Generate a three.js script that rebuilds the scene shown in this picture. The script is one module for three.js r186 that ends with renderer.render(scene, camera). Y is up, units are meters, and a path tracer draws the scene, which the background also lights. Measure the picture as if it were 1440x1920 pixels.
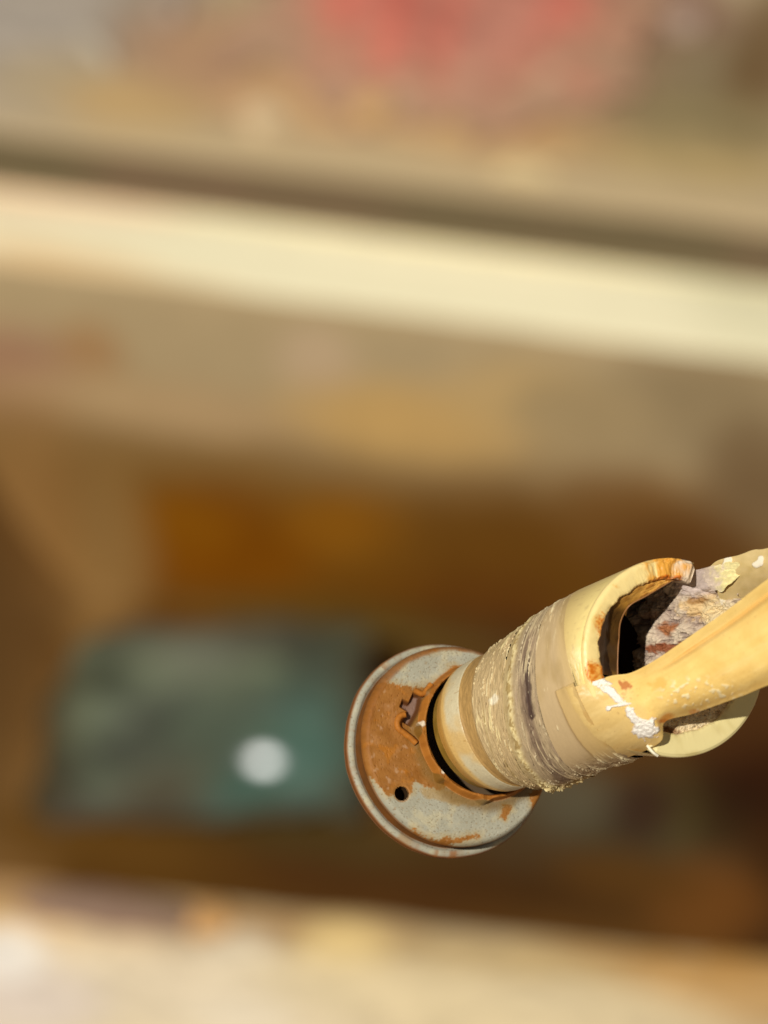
import * as THREE from 'three';
import { ImprovedNoise } from 'three/addons/math/ImprovedNoise.js';
import { mergeGeometries } from 'three/addons/utils/BufferGeometryUtils.js';

// ------------------------------------------------------------------ camera, sky, sun, exposure
const scene = new THREE.Scene();
const FPX = 10000, PITCH = 42 * Math.PI / 180, REACH = 5.0, CAM_H = 3.7;
const camera = new THREE.PerspectiveCamera(2 * Math.atan(960 / FPX) * 180 / Math.PI, 768 / 1024, 0.05, 60);
const FWD = new THREE.Vector3(0, -Math.sin(PITCH), -Math.cos(PITCH));
const UPV = new THREE.Vector3(0, Math.cos(PITCH), -Math.sin(PITCH));
camera.position.set(0, CAM_H, REACH * Math.cos(PITCH));
camera.lookAt(camera.position.clone().add(FWD));
camera.updateMatrixWorld(true);
camera.focus = 1.972;
camera.userData.fStop = camera.getFocalLength() / 27;        // opening 27 mm across
scene.add(camera);

const EXPOSURE = 1.0;
const sunView = new THREE.Vector3(-0.29, 0.17, 0.94).normalize();   // from behind the camera's left shoulder
const sunDir = new THREE.Vector3(1, 0, 0).multiplyScalar(sunView.x).addScaledVector(UPV, sunView.y).addScaledVector(FWD, -sunView.z).normalize();
const sun = new THREE.DirectionalLight(new THREE.Color().setRGB(1, 0.965, 0.915), 3.7);
const CENTRE = camera.position.clone().addScaledVector(FWD, REACH);
sun.position.copy(CENTRE).addScaledVector(sunDir, 8);
sun.target.position.copy(CENTRE);
sun.castShadow = true;
sun.shadow.mapSize.set(4096, 4096);
sun.shadow.radius = 2;
Object.assign(sun.shadow.camera, { left: -1.6, right: 1.6, top: 1.6, bottom: -1.6, near: 0.1, far: 14 });
scene.add(sun, sun.target);
{ // plain bright, slightly warm sky
  const W = 64, H = 32, d = new Float32Array(W * H * 4);
  for (let j = 0; j < H; j++) for (let i = 0; i < W; i++) {
    const e = (j + 0.5) / H * 2 - 1, k = (j * W + i) * 4;
    const b = e > 0 ? 0.19 - 0.05 * e : 0.10;
    d[k] = b * 1.04; d[k + 1] = b; d[k + 2] = b * 0.92; d[k + 3] = 1;
  }
  const sky = new THREE.DataTexture(d, W, H, THREE.RGBAFormat, THREE.FloatType);
  sky.mapping = THREE.EquirectangularReflectionMapping; sky.magFilter = THREE.LinearFilter; sky.needsUpdate = true;
  scene.background = sky; scene.environment = sky;
}
const renderer = new THREE.WebGLRenderer({ antialias: true });
renderer.toneMapping = THREE.LinearToneMapping;
renderer.toneMappingExposure = EXPOSURE;
renderer.shadowMap.enabled = true;
renderer.setSize(768, 1024);

// ------------------------------------------------------------------ helpers
const noise = new ImprovedNoise();
const N = (x, y, z = 0.37) => noise.noise(x, y, z);
function fbm(x, y, z = 0.37, o = 4) { let a = 0, w = 0.5, s = 0; for (let i = 0; i < o; i++) { a += w * N(x, y, z); s += w; w *= 0.5; x *= 2.03; y *= 2.03; z = z * 2.03 + 1.7; } return a / s; }
const ridge = (x, y, z = 0.37, o = 3) => { let a = 0, w = 0.5, s = 0; for (let i = 0; i < o; i++) { a += w * (1 - 2 * Math.abs(N(x, y, z))); s += w; w *= 0.5; x *= 2.1; y *= 2.1; z += 3.1; } return a / s; };
const clamp = (x, a = 0, b = 1) => Math.min(b, Math.max(a, x));
const ss = (a, b, x) => { const t = clamp((x - a) / (b - a)); return t * t * (3 - 2 * t); };
const lerp = (a, b, t) => a + (b - a) * t;
const lin = (v) => { v /= 255; return v <= 0.04045 ? v / 12.92 : Math.pow((v + 0.055) / 1.055, 2.4); };
const C = (r, g, b, k = 1) => [lin(r) * k, lin(g) * k, lin(b) * k];
const mix = (a, b, t) => [lerp(a[0], b[0], t), lerp(a[1], b[1], t), lerp(a[2], b[2], t)];
const D2R = Math.PI / 180;
let seed = 7; const rnd = () => { seed = (seed * 16807) % 2147483647; return seed / 2147483647; };
const V3 = (x, y, z) => new THREE.Vector3(x, y, z);

function mat(o = {}) { return new THREE.MeshPhysicalMaterial({ color: 0xffffff, vertexColors: true, side: THREE.DoubleSide, roughness: 0.6, specularIntensity: 0.6, ...o }); }
// a sheet of nu x nv cells; f(u, v) gives [x, y, z] and [r, g, b]; keep(u, v) false leaves a hole
function sheet(nu, nv, f, keep, scale = 0.001) {
  const pos = new Float32Array((nu + 1) * (nv + 1) * 3), col = new Float32Array(pos.length), uv = new Float32Array((nu + 1) * (nv + 1) * 2), idx = [];
  let k = 0;
  for (let i = 0; i <= nu; i++) for (let j = 0; j <= nv; j++, k++) {
    const [p, c] = f(i / nu, j / nv);
    pos[3 * k] = p[0] * scale; pos[3 * k + 1] = p[1] * scale; pos[3 * k + 2] = p[2] * scale;
    col[3 * k] = c[0]; col[3 * k + 1] = c[1]; col[3 * k + 2] = c[2]; uv[2 * k] = i / nu; uv[2 * k + 1] = j / nv;
  }
  for (let i = 0; i < nu; i++) for (let j = 0; j < nv; j++) {
    if (keep && !keep((i + 0.5) / nu, (j + 0.5) / nv)) continue;
    const a = i * (nv + 1) + j, b = a + 1, c = a + nv + 1, d = c + 1;
    idx.push(a, c, b, b, c, d);
  }
  const g = new THREE.BufferGeometry();
  g.setAttribute('position', new THREE.BufferAttribute(pos, 3)); g.setAttribute('color', new THREE.BufferAttribute(col, 3)); g.setAttribute('uv', new THREE.BufferAttribute(uv, 2));
  g.setIndex(idx); g.computeVertexNormals();
  return g;
}
function paint(g, fn) { // vertex colours for a ready-made geometry, fn(x, y, z)
  const p = g.attributes.position, c = new Float32Array(p.count * 3);
  for (let i = 0; i < p.count; i++) { const q = fn(p.getX(i), p.getY(i), p.getZ(i)); c[3 * i] = q[0]; c[3 * i + 1] = q[1]; c[3 * i + 2] = q[2]; }
  g.setAttribute('color', new THREE.BufferAttribute(c, 3)); return g;
}
function add(name, g, m, parent, label) {
  const o = new THREE.Mesh(g, m); o.name = name; o.castShadow = o.receiveShadow = true;
  if (label) o.userData.label = label;
  parent.add(o); return o;
}
function tag(o, label, category, group) { o.userData.label = label; o.userData.category = category; if (group) o.userData.group = group; return o; }
const used = {};
function numbered(n) { const k = used[n] = (used[n] ?? -1) + 1; return k ? n + '_' + String(k).padStart(3, '0') : n; }
// smooth surface through a grid of control points (rows x columns of [x, y, z, ...])
function cr(p0, p1, p2, p3, t) { const r = []; for (let i = 0; i < p1.length; i++) { const a = p0[i], b = p1[i], c = p2[i], d = p3[i]; r.push(0.5 * (2 * b + (c - a) * t + (2 * a - 5 * b + 4 * c - d) * t * t + (3 * b - a - 3 * c + d) * t * t * t)); } return r; }
function spline(pts, t) {
  const n = pts.length - 1, x = clamp(t) * n, i = Math.min(n - 1, Math.floor(x)), ex = (a, b) => a.map((v, k) => 2 * v - b[k]);
  return cr(i ? pts[i - 1] : ex(pts[0], pts[1]), pts[i], pts[i + 1], i + 2 <= n ? pts[i + 2] : ex(pts[n], pts[n - 1]), x - i);
}
const surface = (grid) => (u, v) => spline(grid.map((row) => spline(row, v)), u);

// ------------------------------------------------------------------ the place behind: basin, floor, loose things
// local frame: x along the basin, y up (0 = rim level), -z away from the camera; turned a little about y
const place = { turn: -11.5 * D2R, rim: 0.15 };
const PO = CENTRE.clone(), cT = Math.cos(place.turn), sT = Math.sin(place.turn);
const toLocal = (w) => { const d = w.clone().sub(PO); return V3(d.x * cT - d.z * sT, d.y, d.x * sT + d.z * cT); };
const toWorld = (x, y, z) => V3(x * cT + z * sT, y, -x * sT + z * cT).add(PO);
// the point of local height y that stands under a given spot of the view
function spot(px, py, y) {
  const d = V3((px - 720) / FPX, 0, 0).addScaledVector(UPV, -(py - 960) / FPX).add(FWD);
  const t = (PO.y + y - camera.position.y) / d.y;
  return toLocal(camera.position.clone().addScaledVector(d, t));
}
function spotOnBackWall(px, py) {
  const d = V3((px - 720) / FPX, 0, 0).addScaledVector(UPV, -(py - 960) / FPX).add(FWD);
  const o = toLocal(camera.position), e = toLocal(camera.position.clone().add(d)).sub(o);
  const t = (-0.098 - o.z) / e.z; return o.addScaledVector(e, t);
}
const RIM = 0.15, DEEP = 0.377, FE = -spot(720, 1738, 0.15).z;   // FE: front edge of the hollow
const depthAt = (a) => a > 0.112 ? 0 : a > 0.072 ? 1 - ss(0, 1, (a - 0.072) / 0.04) : a > FE + 0.075 ? 1 : a > FE ? ss(0, 1, (a - FE) / 0.075) : 0;
const endAt = (x) => ss(-0.56, -0.30, x) * (1 - ss(0.75, 0.95, x));
// soft-edged stains: centre, half sizes along x and in the plane across it, colour
function stainSet(list) {
  return (base, x, y, z) => {
    let c = base;
    for (const s of list) {
      const dx = (x - s.p.x) / s.rx, q = Math.hypot(y - s.p.y, z - s.p.z) / s.ry;
      const e = dx * dx + q * q;
      if (e > 5) continue;
      const w = fbm(x * 14 + s.k, y * 14, z * 14, 3) * 0.5;
      c = mix(c, s.c, s.w * (1 - ss(-0.1, 2.3, e + w)));
    }
    return c;
  };
}
let sk = 0;
const st = (p, rx, ry, c, w = 1) => ({ p, rx, ry, c, w, k: (sk += 3.7) });
const G = 1.0;
const wallStains = stainSet([
  ...[[30, 690, 120, 70, [158, 118, 90]], [170, 660, 60, 40, [162, 124, 82]], [590, 680, 70, 50, [188, 162, 128]], [300, 760, 300, 40, [180, 150, 108]], [760, 790, 200, 60, [196, 158, 96]], [1000, 760, 160, 60, [190, 158, 104]],
    [1330, 760, 160, 90, [142, 122, 88]], [1100, 780, 130, 60, [160, 138, 100]], [1420, 900, 100, 90, [112, 88, 58]]].map(([x, y, rx, ry, c]) => st(spotOnBackWall(x, y), rx * 0.0005, ry * 0.0007, C(...c), 0.9)),
  ...[[700, 1040, 620, 110, [118, 78, 20]], [430, 1020, 180, 105, [118, 66, 2]], [350, 965, 90, 50, [128, 78, 8]], [660, 975, 120, 50, [136, 86, 16]], [1010, 1040, 260, 110, [98, 62, 16]], [780, 1110, 200, 60, [104, 64, 12]], [930, 1130, 160, 70, [92, 54, 14]], [1200, 970, 140, 80, [112, 76, 34]], [1300, 1060, 160, 90, [90, 56, 22]],
    [200, 1010, 90, 140, [138, 106, 60]], [40, 980, 110, 120, [136, 98, 48]], [520, 1130, 240, 30, [100, 70, 30]]].map(([x, y, rx, ry, c]) => st(spotOnBackWall(x, y), rx * 0.0005, ry * 0.0007, C(...c), 0.92)),
]);
const FL = RIM - DEEP;
const floorStains = stainSet([
  ...[[300, 1610, 500, 70, [84, 54, 12]], [700, 1640, 300, 70, [70, 42, 14]], [1050, 1640, 260, 70, [62, 38, 12]], [1000, 1560, 160, 60, [70, 54, 32]], [1080, 1500, 110, 60, [82, 76, 58]], [1240, 1600, 140, 60, [66, 58, 38]], [1310, 1500, 120, 70, [84, 76, 42]],
    [1210, 1510, 60, 60, [50, 30, 22]], [1425, 1480, 130, 120, [34, 6, 2]], [1430, 1700, 60, 80, [36, 18, 8]], [1330, 1690, 110, 70, [104, 64, 24]], [1180, 1640, 130, 40, [84, 54, 18]], [40, 1500, 110, 200, [116, 84, 44]], [110, 1560, 300, 40, [92, 62, 20]], [1180, 1260, 400, 140, [70, 42, 18]], [640, 1180, 300, 40, [84, 64, 24]], [560, 1560, 260, 40, [72, 56, 26]]].map(([x, y, rx, ry, c]) => st(spot(x, y, FL), rx * 0.0005, ry * 0.00075, C(...c), 0.92)),
]);
const rimStains = stainSet([
  ...[[60, 350, 300, 50, [240, 212, 176], 0.8], [120, 500, 160, 30, [222, 186, 134], 0.9], [300, 540, 160, 26, [222, 196, 150], 0.9], [800, 470, 360, 60, [244, 232, 192], 0.8], [1430, 560, 140, 90, [214, 206, 168], 0.8]].map(([x, y, rx, ry, c, w]) => st(spot(x, y, RIM), rx * 0.0005, ry * 0.00075, C(...c), w)),
]);
const ledgeStains = stainSet([
  ...[[60, 1650, 260, 36, [176, 138, 92]], [500, 1690, 260, 40, [176, 138, 90]], [860, 1740, 300, 34, [176, 144, 100]], [1000, 1830, 240, 60, [190, 164, 116]], [1360, 1830, 160, 70, [202, 160, 102]], [1250, 1780, 200, 36, [168, 124, 64]], [100, 1750, 150, 30, [224, 182, 120]], [640, 1790, 70, 50, [226, 196, 132]], [450, 1800, 60, 40, [222, 206, 176]],
    [440, 1905, 80, 30, [244, 236, 216]], [300, 1860, 320, 70, [226, 208, 176]], [820, 1880, 260, 50, [224, 204, 162]], [40, 1880, 120, 60, [222, 206, 190]], [10, 1790, 60, 40, [244, 236, 222]], [1120, 1900, 200, 40, [216, 196, 156]]].map(([x, y, rx, ry, c]) => st(spot(x, y, RIM), rx * 0.0005, ry * 0.00075, C(...c), 0.9)),
]);
const basin = new THREE.Group(); basin.name = 'stained_basin';
basin.position.copy(PO); basin.rotation.y = place.turn; scene.add(basin);
tag(basin, 'wide cream rimmed basin with tan and rust brown stained inside, blurred behind the pipe', 'basin');
const mEnamel = mat({ roughness: 0.5, specularIntensity: 0.25 }), mEarth = mat({ roughness: 0.95, specularIntensity: 0.2 });
const XL = -0.9, XR = 1.1;
const skewFront = (x) => 0.05 * x;                 // the front edge does not run quite parallel to the rim
function basinPoint(x, a) { return [x, RIM - DEEP * depthAt(a < -0.3 ? a - skewFront(x) * ss(-0.3, FE + 0.1, a) : a) * endAt(x) + 0.004 * fbm(x * 6, a * 6, 2.2, 3), -a]; }
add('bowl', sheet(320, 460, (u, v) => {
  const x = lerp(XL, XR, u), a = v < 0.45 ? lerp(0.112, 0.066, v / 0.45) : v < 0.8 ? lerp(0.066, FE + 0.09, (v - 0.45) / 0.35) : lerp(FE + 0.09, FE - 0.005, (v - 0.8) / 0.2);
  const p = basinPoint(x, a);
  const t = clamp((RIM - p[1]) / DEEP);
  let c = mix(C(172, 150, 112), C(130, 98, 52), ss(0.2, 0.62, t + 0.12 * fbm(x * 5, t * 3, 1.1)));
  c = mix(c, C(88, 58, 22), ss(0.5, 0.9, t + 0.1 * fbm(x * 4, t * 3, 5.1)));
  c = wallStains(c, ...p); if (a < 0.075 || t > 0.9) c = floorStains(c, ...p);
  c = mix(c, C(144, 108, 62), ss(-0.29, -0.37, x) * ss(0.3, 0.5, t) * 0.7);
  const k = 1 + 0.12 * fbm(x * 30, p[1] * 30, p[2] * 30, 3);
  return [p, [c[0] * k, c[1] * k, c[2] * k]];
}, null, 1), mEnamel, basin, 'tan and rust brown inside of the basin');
add('rim', sheet(240, 60, (u, v) => {
  const x = lerp(XL, XR, u);
  // round over: inner edge, top, outer edge, down the outside
  const prof = [[0.110, -0.006], [0.113, -0.0005], [0.12, 0.001], [0.16, 0.002], [0.185, 0.002], [0.206, 0.001], [0.213, -0.006], [0.215, -0.03], [0.215, -0.4]];
  const q = spline(prof, v); let p = [x, RIM + q[1] + 0.001 * fbm(x * 9, q[0] * 9, 4, 2), -q[0]];
  let c = q[1] < -0.012 ? C(104, 80, 56) : mix(C(234, 224, 186), C(228, 206, 166), ss(-0.2, -0.6, x));
  c = rimStains(c, ...p);
  const k = 1 + 0.06 * fbm(x * 25, p[2] * 25, 7, 3);
  return [p, [c[0] * k, c[1] * k, c[2] * k]];
}, null, 1), mEnamel, basin, 'cream rim across the picture');
add('front_ledge', sheet(300, 160, (u, v) => {
  const x = lerp(XL, XR, u), prof = [[0.004, -0.012], [-0.004, 0], [-0.08, 0.002], [-0.23, 0.002], [-0.43, 0.002], [-0.5, -0.01], [-0.51, -0.4]].map(([q, h]) => [q + FE, h]);
  const q = spline(prof, v), lump = ss(FE, FE - 0.03, q[0]) * (0.006 * fbm(x * 14, q[0] * 14, 3, 4) + 0.004 * fbm(x * 50, q[0] * 50, 8, 3));
  const wob = 0.016 * fbm(x * 5, 3.3, 1.2, 3) * (1 - ss(FE, FE - 0.16, q[0]));
  const p = [x, RIM + q[1] + lump, -q[0] + wob - skewFront(x) * (1 - ss(FE - 0.2, FE - 0.45, q[0]))];
  let c = mix(C(136, 102, 60), C(218, 198, 158), ss(FE + 0.02, FE - 0.17, q[0] + 0.03 * fbm(x * 9, q[0] * 9, 3)));
  c = ledgeStains(c, ...p);
  const k = 1 + 0.2 * fbm(x * 60, q[0] * 60, 9, 3);
  return [p, [c[0] * k, c[1] * k, c[2] * k]];
}, null, 1), mEarth, basin, 'pale tan dirty front ledge along the bottom');

// floor behind the rim, and the base ground under everything
const FH = RIM - 0.03;
const floorTone = stainSet([
  ...[[60, 60, 260, 130, [160, 150, 138]], [280, 60, 90, 120, [146, 130, 112]], [150, 160, 160, 60, [172, 152, 118]], [420, 120, 180, 90, [170, 132, 98]], [600, 190, 160, 60, [196, 156, 112]], [900, 240, 260, 50, [196, 156, 106]], [960, 190, 90, 60, [176, 118, 82]],
    [1180, 100, 120, 160, [146, 112, 86]], [1330, 150, 120, 130, [124, 108, 80]], [1430, 120, 60, 160, [104, 80, 50]], [1300, 300, 200, 40, [172, 148, 100]], [1250, 20, 120, 50, [130, 96, 80]], [250, 195, 120, 40, [186, 154, 104]], [1330, 230, 160, 50, [134, 118, 82]]].map(([x, y, rx, ry, c]) => st(spot(x, y, FH), rx * 0.00055, ry * 0.0009, C(...c), 0.9)),
]);
{
  const g = new THREE.Group(); g.name = 'floor'; g.userData.kind = 'structure'; g.position.copy(PO); g.rotation.y = place.turn; scene.add(g);
  add('rubble_floor', sheet(420, 260, (u, v) => {
    const x = lerp(-1.6, 1.8, u), prof = [[0.205, -0.055], [0.25, -0.052], [0.32, -0.048], [0.343, -0.044], [0.346, -0.03], [0.345, -0.012], [0.351, 0], [0.364, 0.001], [0.5, 0.001], [0.7, 0.001], [1.2, 0], [2.4, 0], [4.0, 0]];
    const q = spline(prof, Math.pow(v, 0.9)), far = ss(0.37, 0.43, q[0]);
    const p = [x, FH + q[1] + far * (0.006 * fbm(x * 16, q[0] * 16, 2, 4) + 0.01 * Math.max(0, fbm(x * 36, q[0] * 36, 6, 2) - 0.1)), -q[0] + 0.004 * fbm(x * 7, 1, 1, 3)];
    let c = mix(C(184, 162, 124), C(156, 138, 108), far * (0.6 + 0.5 * fbm(x * 6, q[0] * 6, 8)));
    c = mix(c, C(158, 134, 112), far * clamp(1.6 * fbm(x * 20, q[0] * 20, 4, 3)));
    if (q[1] < -0.009) c = mix(C(112, 98, 70), C(124, 100, 76), ss(-0.1, 0.3, fbm(x * 3, 2, 2)) );
    if (q[1] >= -0.009) c = floorTone(c, ...p);
    const k = 1 + 0.25 * far * fbm(x * 70, q[0] * 70, 9, 3);
    return [p, [c[0] * k, c[1] * k, c[2] * k]];
  }, null, 1), mEarth, g);
  const gr = sheet(60, 60, (u, v) => { const x = lerp(-12, 12, u), z = lerp(-16, 8, v), k = 1 + 0.3 * fbm(x, z, 3); return [[x, -0.41 + RIM + 0.004 * N(x * 3, z * 3), z], C(126, 98, 70).map((q) => q * k)]; }, null, 1);
  const o = add('ground', gr, mEarth, scene); o.userData.kind = 'structure'; o.position.copy(PO); o.rotation.y = place.turn;
}
// loose things: stones, the red cloth, the teal sheet
function stoneGeo(sx, sy, sz, tone, s) {
  const g = new THREE.IcosahedronGeometry(1, 5), p = g.attributes.position;
  for (let i = 0; i < p.count; i++) {
    const x = p.getX(i), y = p.getY(i), z = p.getZ(i), r = 1 + 0.35 * fbm(x * 1.3 + s, y * 1.3, z * 1.3 + s, 3);
    p.setXYZ(i, x * r * sx, Math.max(-0.35, y * r) * sy + 0.3 * sy, z * r * sz);
  }
  g.computeVertexNormals();
  return paint(g, (x, y, z) => { const k = 0.9 + 0.5 * fbm(x * 60 + s, y * 60, z * 60, 3); return tone.map((q) => q * k * 0.86); });
}
function stone(px, py, h, rx, ry, rz, tone, label, group, s, turn = 0) {
  const o = new THREE.Mesh(stoneGeo(rx, ry, rz, C(...tone), s), mEarth);
  o.name = numbered('stone'); o.castShadow = o.receiveShadow = true;
  const w = spot(px, py, h); o.position.copy(toWorld(w.x, w.y, w.z)); o.rotation.y = place.turn + turn;
  tag(o, label, 'stone', group); scene.add(o);
}
const gB = 'pale stones in the rubble behind the rim', gF = 'stones on the front ledge';
stone(672, 88, FH, 0.014, 0.018, 0.022, [226, 186, 150], 'pale pinkish stone against the left side of the red cloth', gB, 1.1);
stone(696, 212, FH, 0.022, 0.014, 0.026, [222, 180, 124], 'pale tan stone just below the red cloth, nearest the rim', gB, 2.3);
stone(1030, 160, FH, 0.012, 0.016, 0.028, [216, 170, 140], 'slim pale pink stone off the lower right end of the red cloth', gB, 3.7, -0.5);
stone(1284, 48, FH, 0.018, 0.014, 0.02, [184, 160, 140], 'greyish stone far right in the brown rubble', gB, 4.9);
stone(180, 92, FH, 0.012, 0.012, 0.034, [188, 176, 156], 'long light grey stone lying aslant in the grey rubble at left', gB, 5.3, 0.7);
stone(322, 28, FH, 0.014, 0.013, 0.022, [186, 164, 144], 'small grey brown stone at the top edge left of the red cloth', gB, 6.1);
stone(500, 226, FH, 0.026, 0.010, 0.026, [218, 190, 148], 'low cream stone near the rim left of the middle', gB, 7.4);
stone(980, 322, FH, 0.03, 0.008, 0.016, [218, 194, 146], 'flat cream stone on the very edge above the dark gap', gB, 8.2);
stone(195, 1712, RIM, 0.078, 0.010, 0.022, [150, 122, 102], 'long flat purplish brown stone on the front ledge at lower left', gF, 9.5, 0.06);
stone(392, 1728, RIM, 0.022, 0.006, 0.020, [216, 166, 106], 'small orange stone at the right end of the purplish brown one', gF, 10.4);
{ // crumpled red cloth
  const w = spot(900, 40, FH), g = sheet(180, 120, (u, v) => {
    const x = (u - 0.5) * 0.50 - 0.03, z = (v - 0.5) * 0.42, e = Math.min(u, 1 - u, v, 1 - v);
    const r = Math.hypot((u - 0.5) * 2, (v - 0.5) * 2) + 0.18 * fbm(u * 4, v * 4, 3);
    const h = 0.006 + 0.022 * (1 - ss(0.2, 1.0, r)) * (0.7 + 0.8 * ridge(u * 3, v * 2.4, 1.5, 3)) + 0.006 * fbm(u * 14, v * 14, 2);
    const c = mix(C(198, 104, 88), C(172, 116, 98), ss(-0.3, 0.3, fbm(u * 11, v * 0.8, 4))), k = 1 + 0.18 * fbm(u * 30, v * 30, 6);
    return [[x, h, z], mix(mix(c, C(206, 146, 122), ss(0.05, 0.4, fbm(u * 5 + 7, v * 2, 2))), C(164, 134, 106), ss(0.3, 0.85, r + 0.3 * fbm(u * 9, v * 9, 5)) * 0.9).map((q) => q * k)];
  }, (u, v) => Math.hypot((u - 0.5) * 2, (v - 0.5) * 2) + 0.55 * fbm(u * 6, v * 5, 3, 5) < 0.9, 1);
  const o = add('red_cloth', g, mat({ roughness: 0.95, specularIntensity: 0.15, sheen: 0.3 }), scene);
  o.position.copy(toWorld(w.x, w.y, w.z)); o.rotation.y = place.turn;
  tag(o, 'crumpled faded red cloth on the rubble behind the cream rim', 'cloth');
}
{ // teal sheet: lies tilted on the floor of the basin, facing the camera, one glossy bulge
  const base = spot(370, 1552, FL + 0.004), g0 = toWorld(base.x, base.y, base.z);
  const root = new THREE.Group(); root.name = 'teal_sheet'; root.position.copy(g0); scene.add(root);
  tag(root, 'dull teal glossy sheet with one bright glint, lying in the bottom of the stained basin', 'sheet');
    const nW = sunDir.clone().addScaledVector(FWD, -1).normalize();
  const mirror = nW.clone();
  nW.add(V3(0, 0.75, 0)).normalize();
  const X = V3(1, 0, 0).addScaledVector(nW, -nW.x).normalize(), Y = nW.clone().cross(X).normalize();
  const wide = (v) => lerp(0.34, 0.30, v), tall = 0.205, gx = mirror.dot(X) / mirror.dot(nW), gy = mirror.dot(Y) / mirror.dot(nW);
  // bulge round the glint spot
  const hx = (497 - 370) * 0.0005, hy = (1552 - 1450) * 0.00060;
  const g = sheet(200, 160, (u, v) => {
    const x = (u - 0.5) * wide(v) + 0.012 * v + 0.008 * fbm(v * 5, 2, 2), y = v * tall + 0.006 * fbm(u * 5, 3, 5);
    const d2 = (x - hx) ** 2 + (y - hy) ** 2;
    const flat = Math.exp(-d2 / (2 * 0.015 ** 2));
    const lump = 0.004 * fbm(u * 2.2, v * 2, 4, 2);
    const h = 0.012 + lump * (1 - flat) + (-(gx * (x - hx) + gy * (y - hy)) - d2 * 3.2) * flat - 0.05 * Math.pow(Math.abs(u - 0.5) * 2, 4) * 0.3;
    const p = X.clone().multiplyScalar(x).addScaledVector(Y, y).addScaledVector(nW, h);
    const t = fbm(u * 4 + 3, v * 4, 6, 3);
    let c = mix(C(46, 50, 32), C(88, 96, 72), ss(-0.25, 0.35, t));
    c = mix(c, C(64, 96, 84), ss(0.5, 0.1, Math.hypot(u - 0.95, v - 0.35)) * 0.9);
    c = mix(c, C(56, 92, 80), ss(0.3, 0.05, Math.hypot(u - 0.66, v - 0.04)) * 0.9);
    c = mix(c, C(110, 112, 92), ss(0.3, 0.0, Math.hypot(u - 0.45, v - 0.86)) * 0.7);
    c = mix(c, C(62, 54, 32), ss(0.22, 0.02, Math.hypot(u - 0.4, v - 0.16)) * 0.85);
    c = mix(c, C(60, 72, 54), ss(0.26, 0.02, Math.hypot((u - 0.52) * 1.2, v - 0.5)) * 0.7);
    c = mix(c, C(44, 54, 38), ss(0.09, 0.0, Math.min(u, 1 - v)) * 0.7);
    return [[p.x, p.y, p.z], mix(c, C(58, 44, 20), ss(0.2, 0.0, Math.min(u, 1 - u, v, 1 - v) + 0.12 * fbm(u * 5, v * 5, 9)) * 0.85)];
  }, (u, v) => Math.min(u * 1.3, (1 - u) * 1.3, v, 1 - v) + 0.12 * fbm(u * 5, v * 4, 14, 3) > 0.02 + 0.1 * ss(0.2, 0, u) * ss(0.7, 1, v), 1);
  add('sheet_face', g, mat({ roughness: 0.3, ior: 1.68, specularIntensity: 1 }), root);
}

// ------------------------------------------------------------------ the broken pipe fitting (millimetres, turned as it is held)
const D0 = 2000;                                   // distance of its reference point
const rootP = new THREE.Group(); rootP.name = 'broken_pipe_fitting';
const KX = 914, KY = 1366, MM = D0 / FPX;          // mm per picture unit at that distance
rootP.position.copy(camera.position).addScaledVector(V3(1, 0, 0), (KX - 720) * MM * 0.001).addScaledVector(UPV, -(KY - 960) * MM * 0.001).addScaledVector(FWD, D0 * 0.001);
rootP.quaternion.copy(camera.quaternion); scene.add(rootP);
tag(rootP, 'broken yellowed plastic pipe fitting, crusted with scale, in a rusty round metal flange', 'pipe fitting');
const at = (px, py, z) => { const k = (D0 - z) / FPX; return [(px - 720) * k - (KX - 720) * MM, -(py - 960) * k + (KY - 960) * MM, z]; };

// pipe axis
const TA = 55 * D2R, A = V3(Math.sin(TA) * 0.895, Math.sin(TA) * 0.445, Math.cos(TA)).normalize();
const E1 = V3(0, 0, 1).addScaledVector(A, -A.z).normalize(), E2 = A.clone().cross(E1).normalize();
const skew = (s) => s < 30 ? -4 + 6 * clamp((s + 2) / 32) : lerp(2, 4.4, ss(32, 58, s));
const skew2 = (s) => s < 30 ? -11 * ss(4, 30, s) : lerp(-11, -2, ss(34, 67, s));
const PROF = [[-4.6, 21.8], [-1.6, 23.2], [0, 24.3], [2, 25.4], [7, 26], [9, 26], [10.2, 25.4], [14, 26.2], [15, 27], [20, 28.2], [27, 29.7], [30, 30.6], [36, 31.2], [44, 31.6], [56, 32.2], [67, 32.6], [80, 33]];
function rOf(s) { for (let i = 0; i < PROF.length - 1; i++) if (s <= PROF[i + 1][0]) { const [a, b] = [PROF[i], PROF[i + 1]]; return lerp(a[1], b[1], clamp((s - a[0]) / (b[0] - a[0]))); } return 33; }
function onPipe(th, s, dr = 0) {
  const c = Math.cos(th), d = Math.sin(th), r = rOf(s) + dr, w = s + skew(s) * c + skew2(s) * d;
  return [A.x * w + r * (c * E1.x + d * E2.x), A.y * w + r * (c * E1.y + d * E2.y), A.z * w + r * (c * E1.z + d * E2.z)];
}
// arc coordinates for noise: t = mm round the pipe
function section(name, s0, s1, n, f, m, label) {
  return add(name, sheet(n, 900, (u, v) => { const s = lerp(s0, s1, u), th = (v * 2 - 1) * Math.PI; const { dr, c } = f(th, s, th * 30); return [onPipe(th, s, dr), c]; }), m, rootP, label);
}
const mPlastic = mat({ roughness: 0.38, specularIntensity: 0.5 }), mTape = mat({ roughness: 0.6, specularIntensity: 0.4 }), mCrust = mat({ roughness: 0.9, specularIntensity: 0.25 }), mRust = mat({ roughness: 0.62, specularIntensity: 0.45 });

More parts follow.
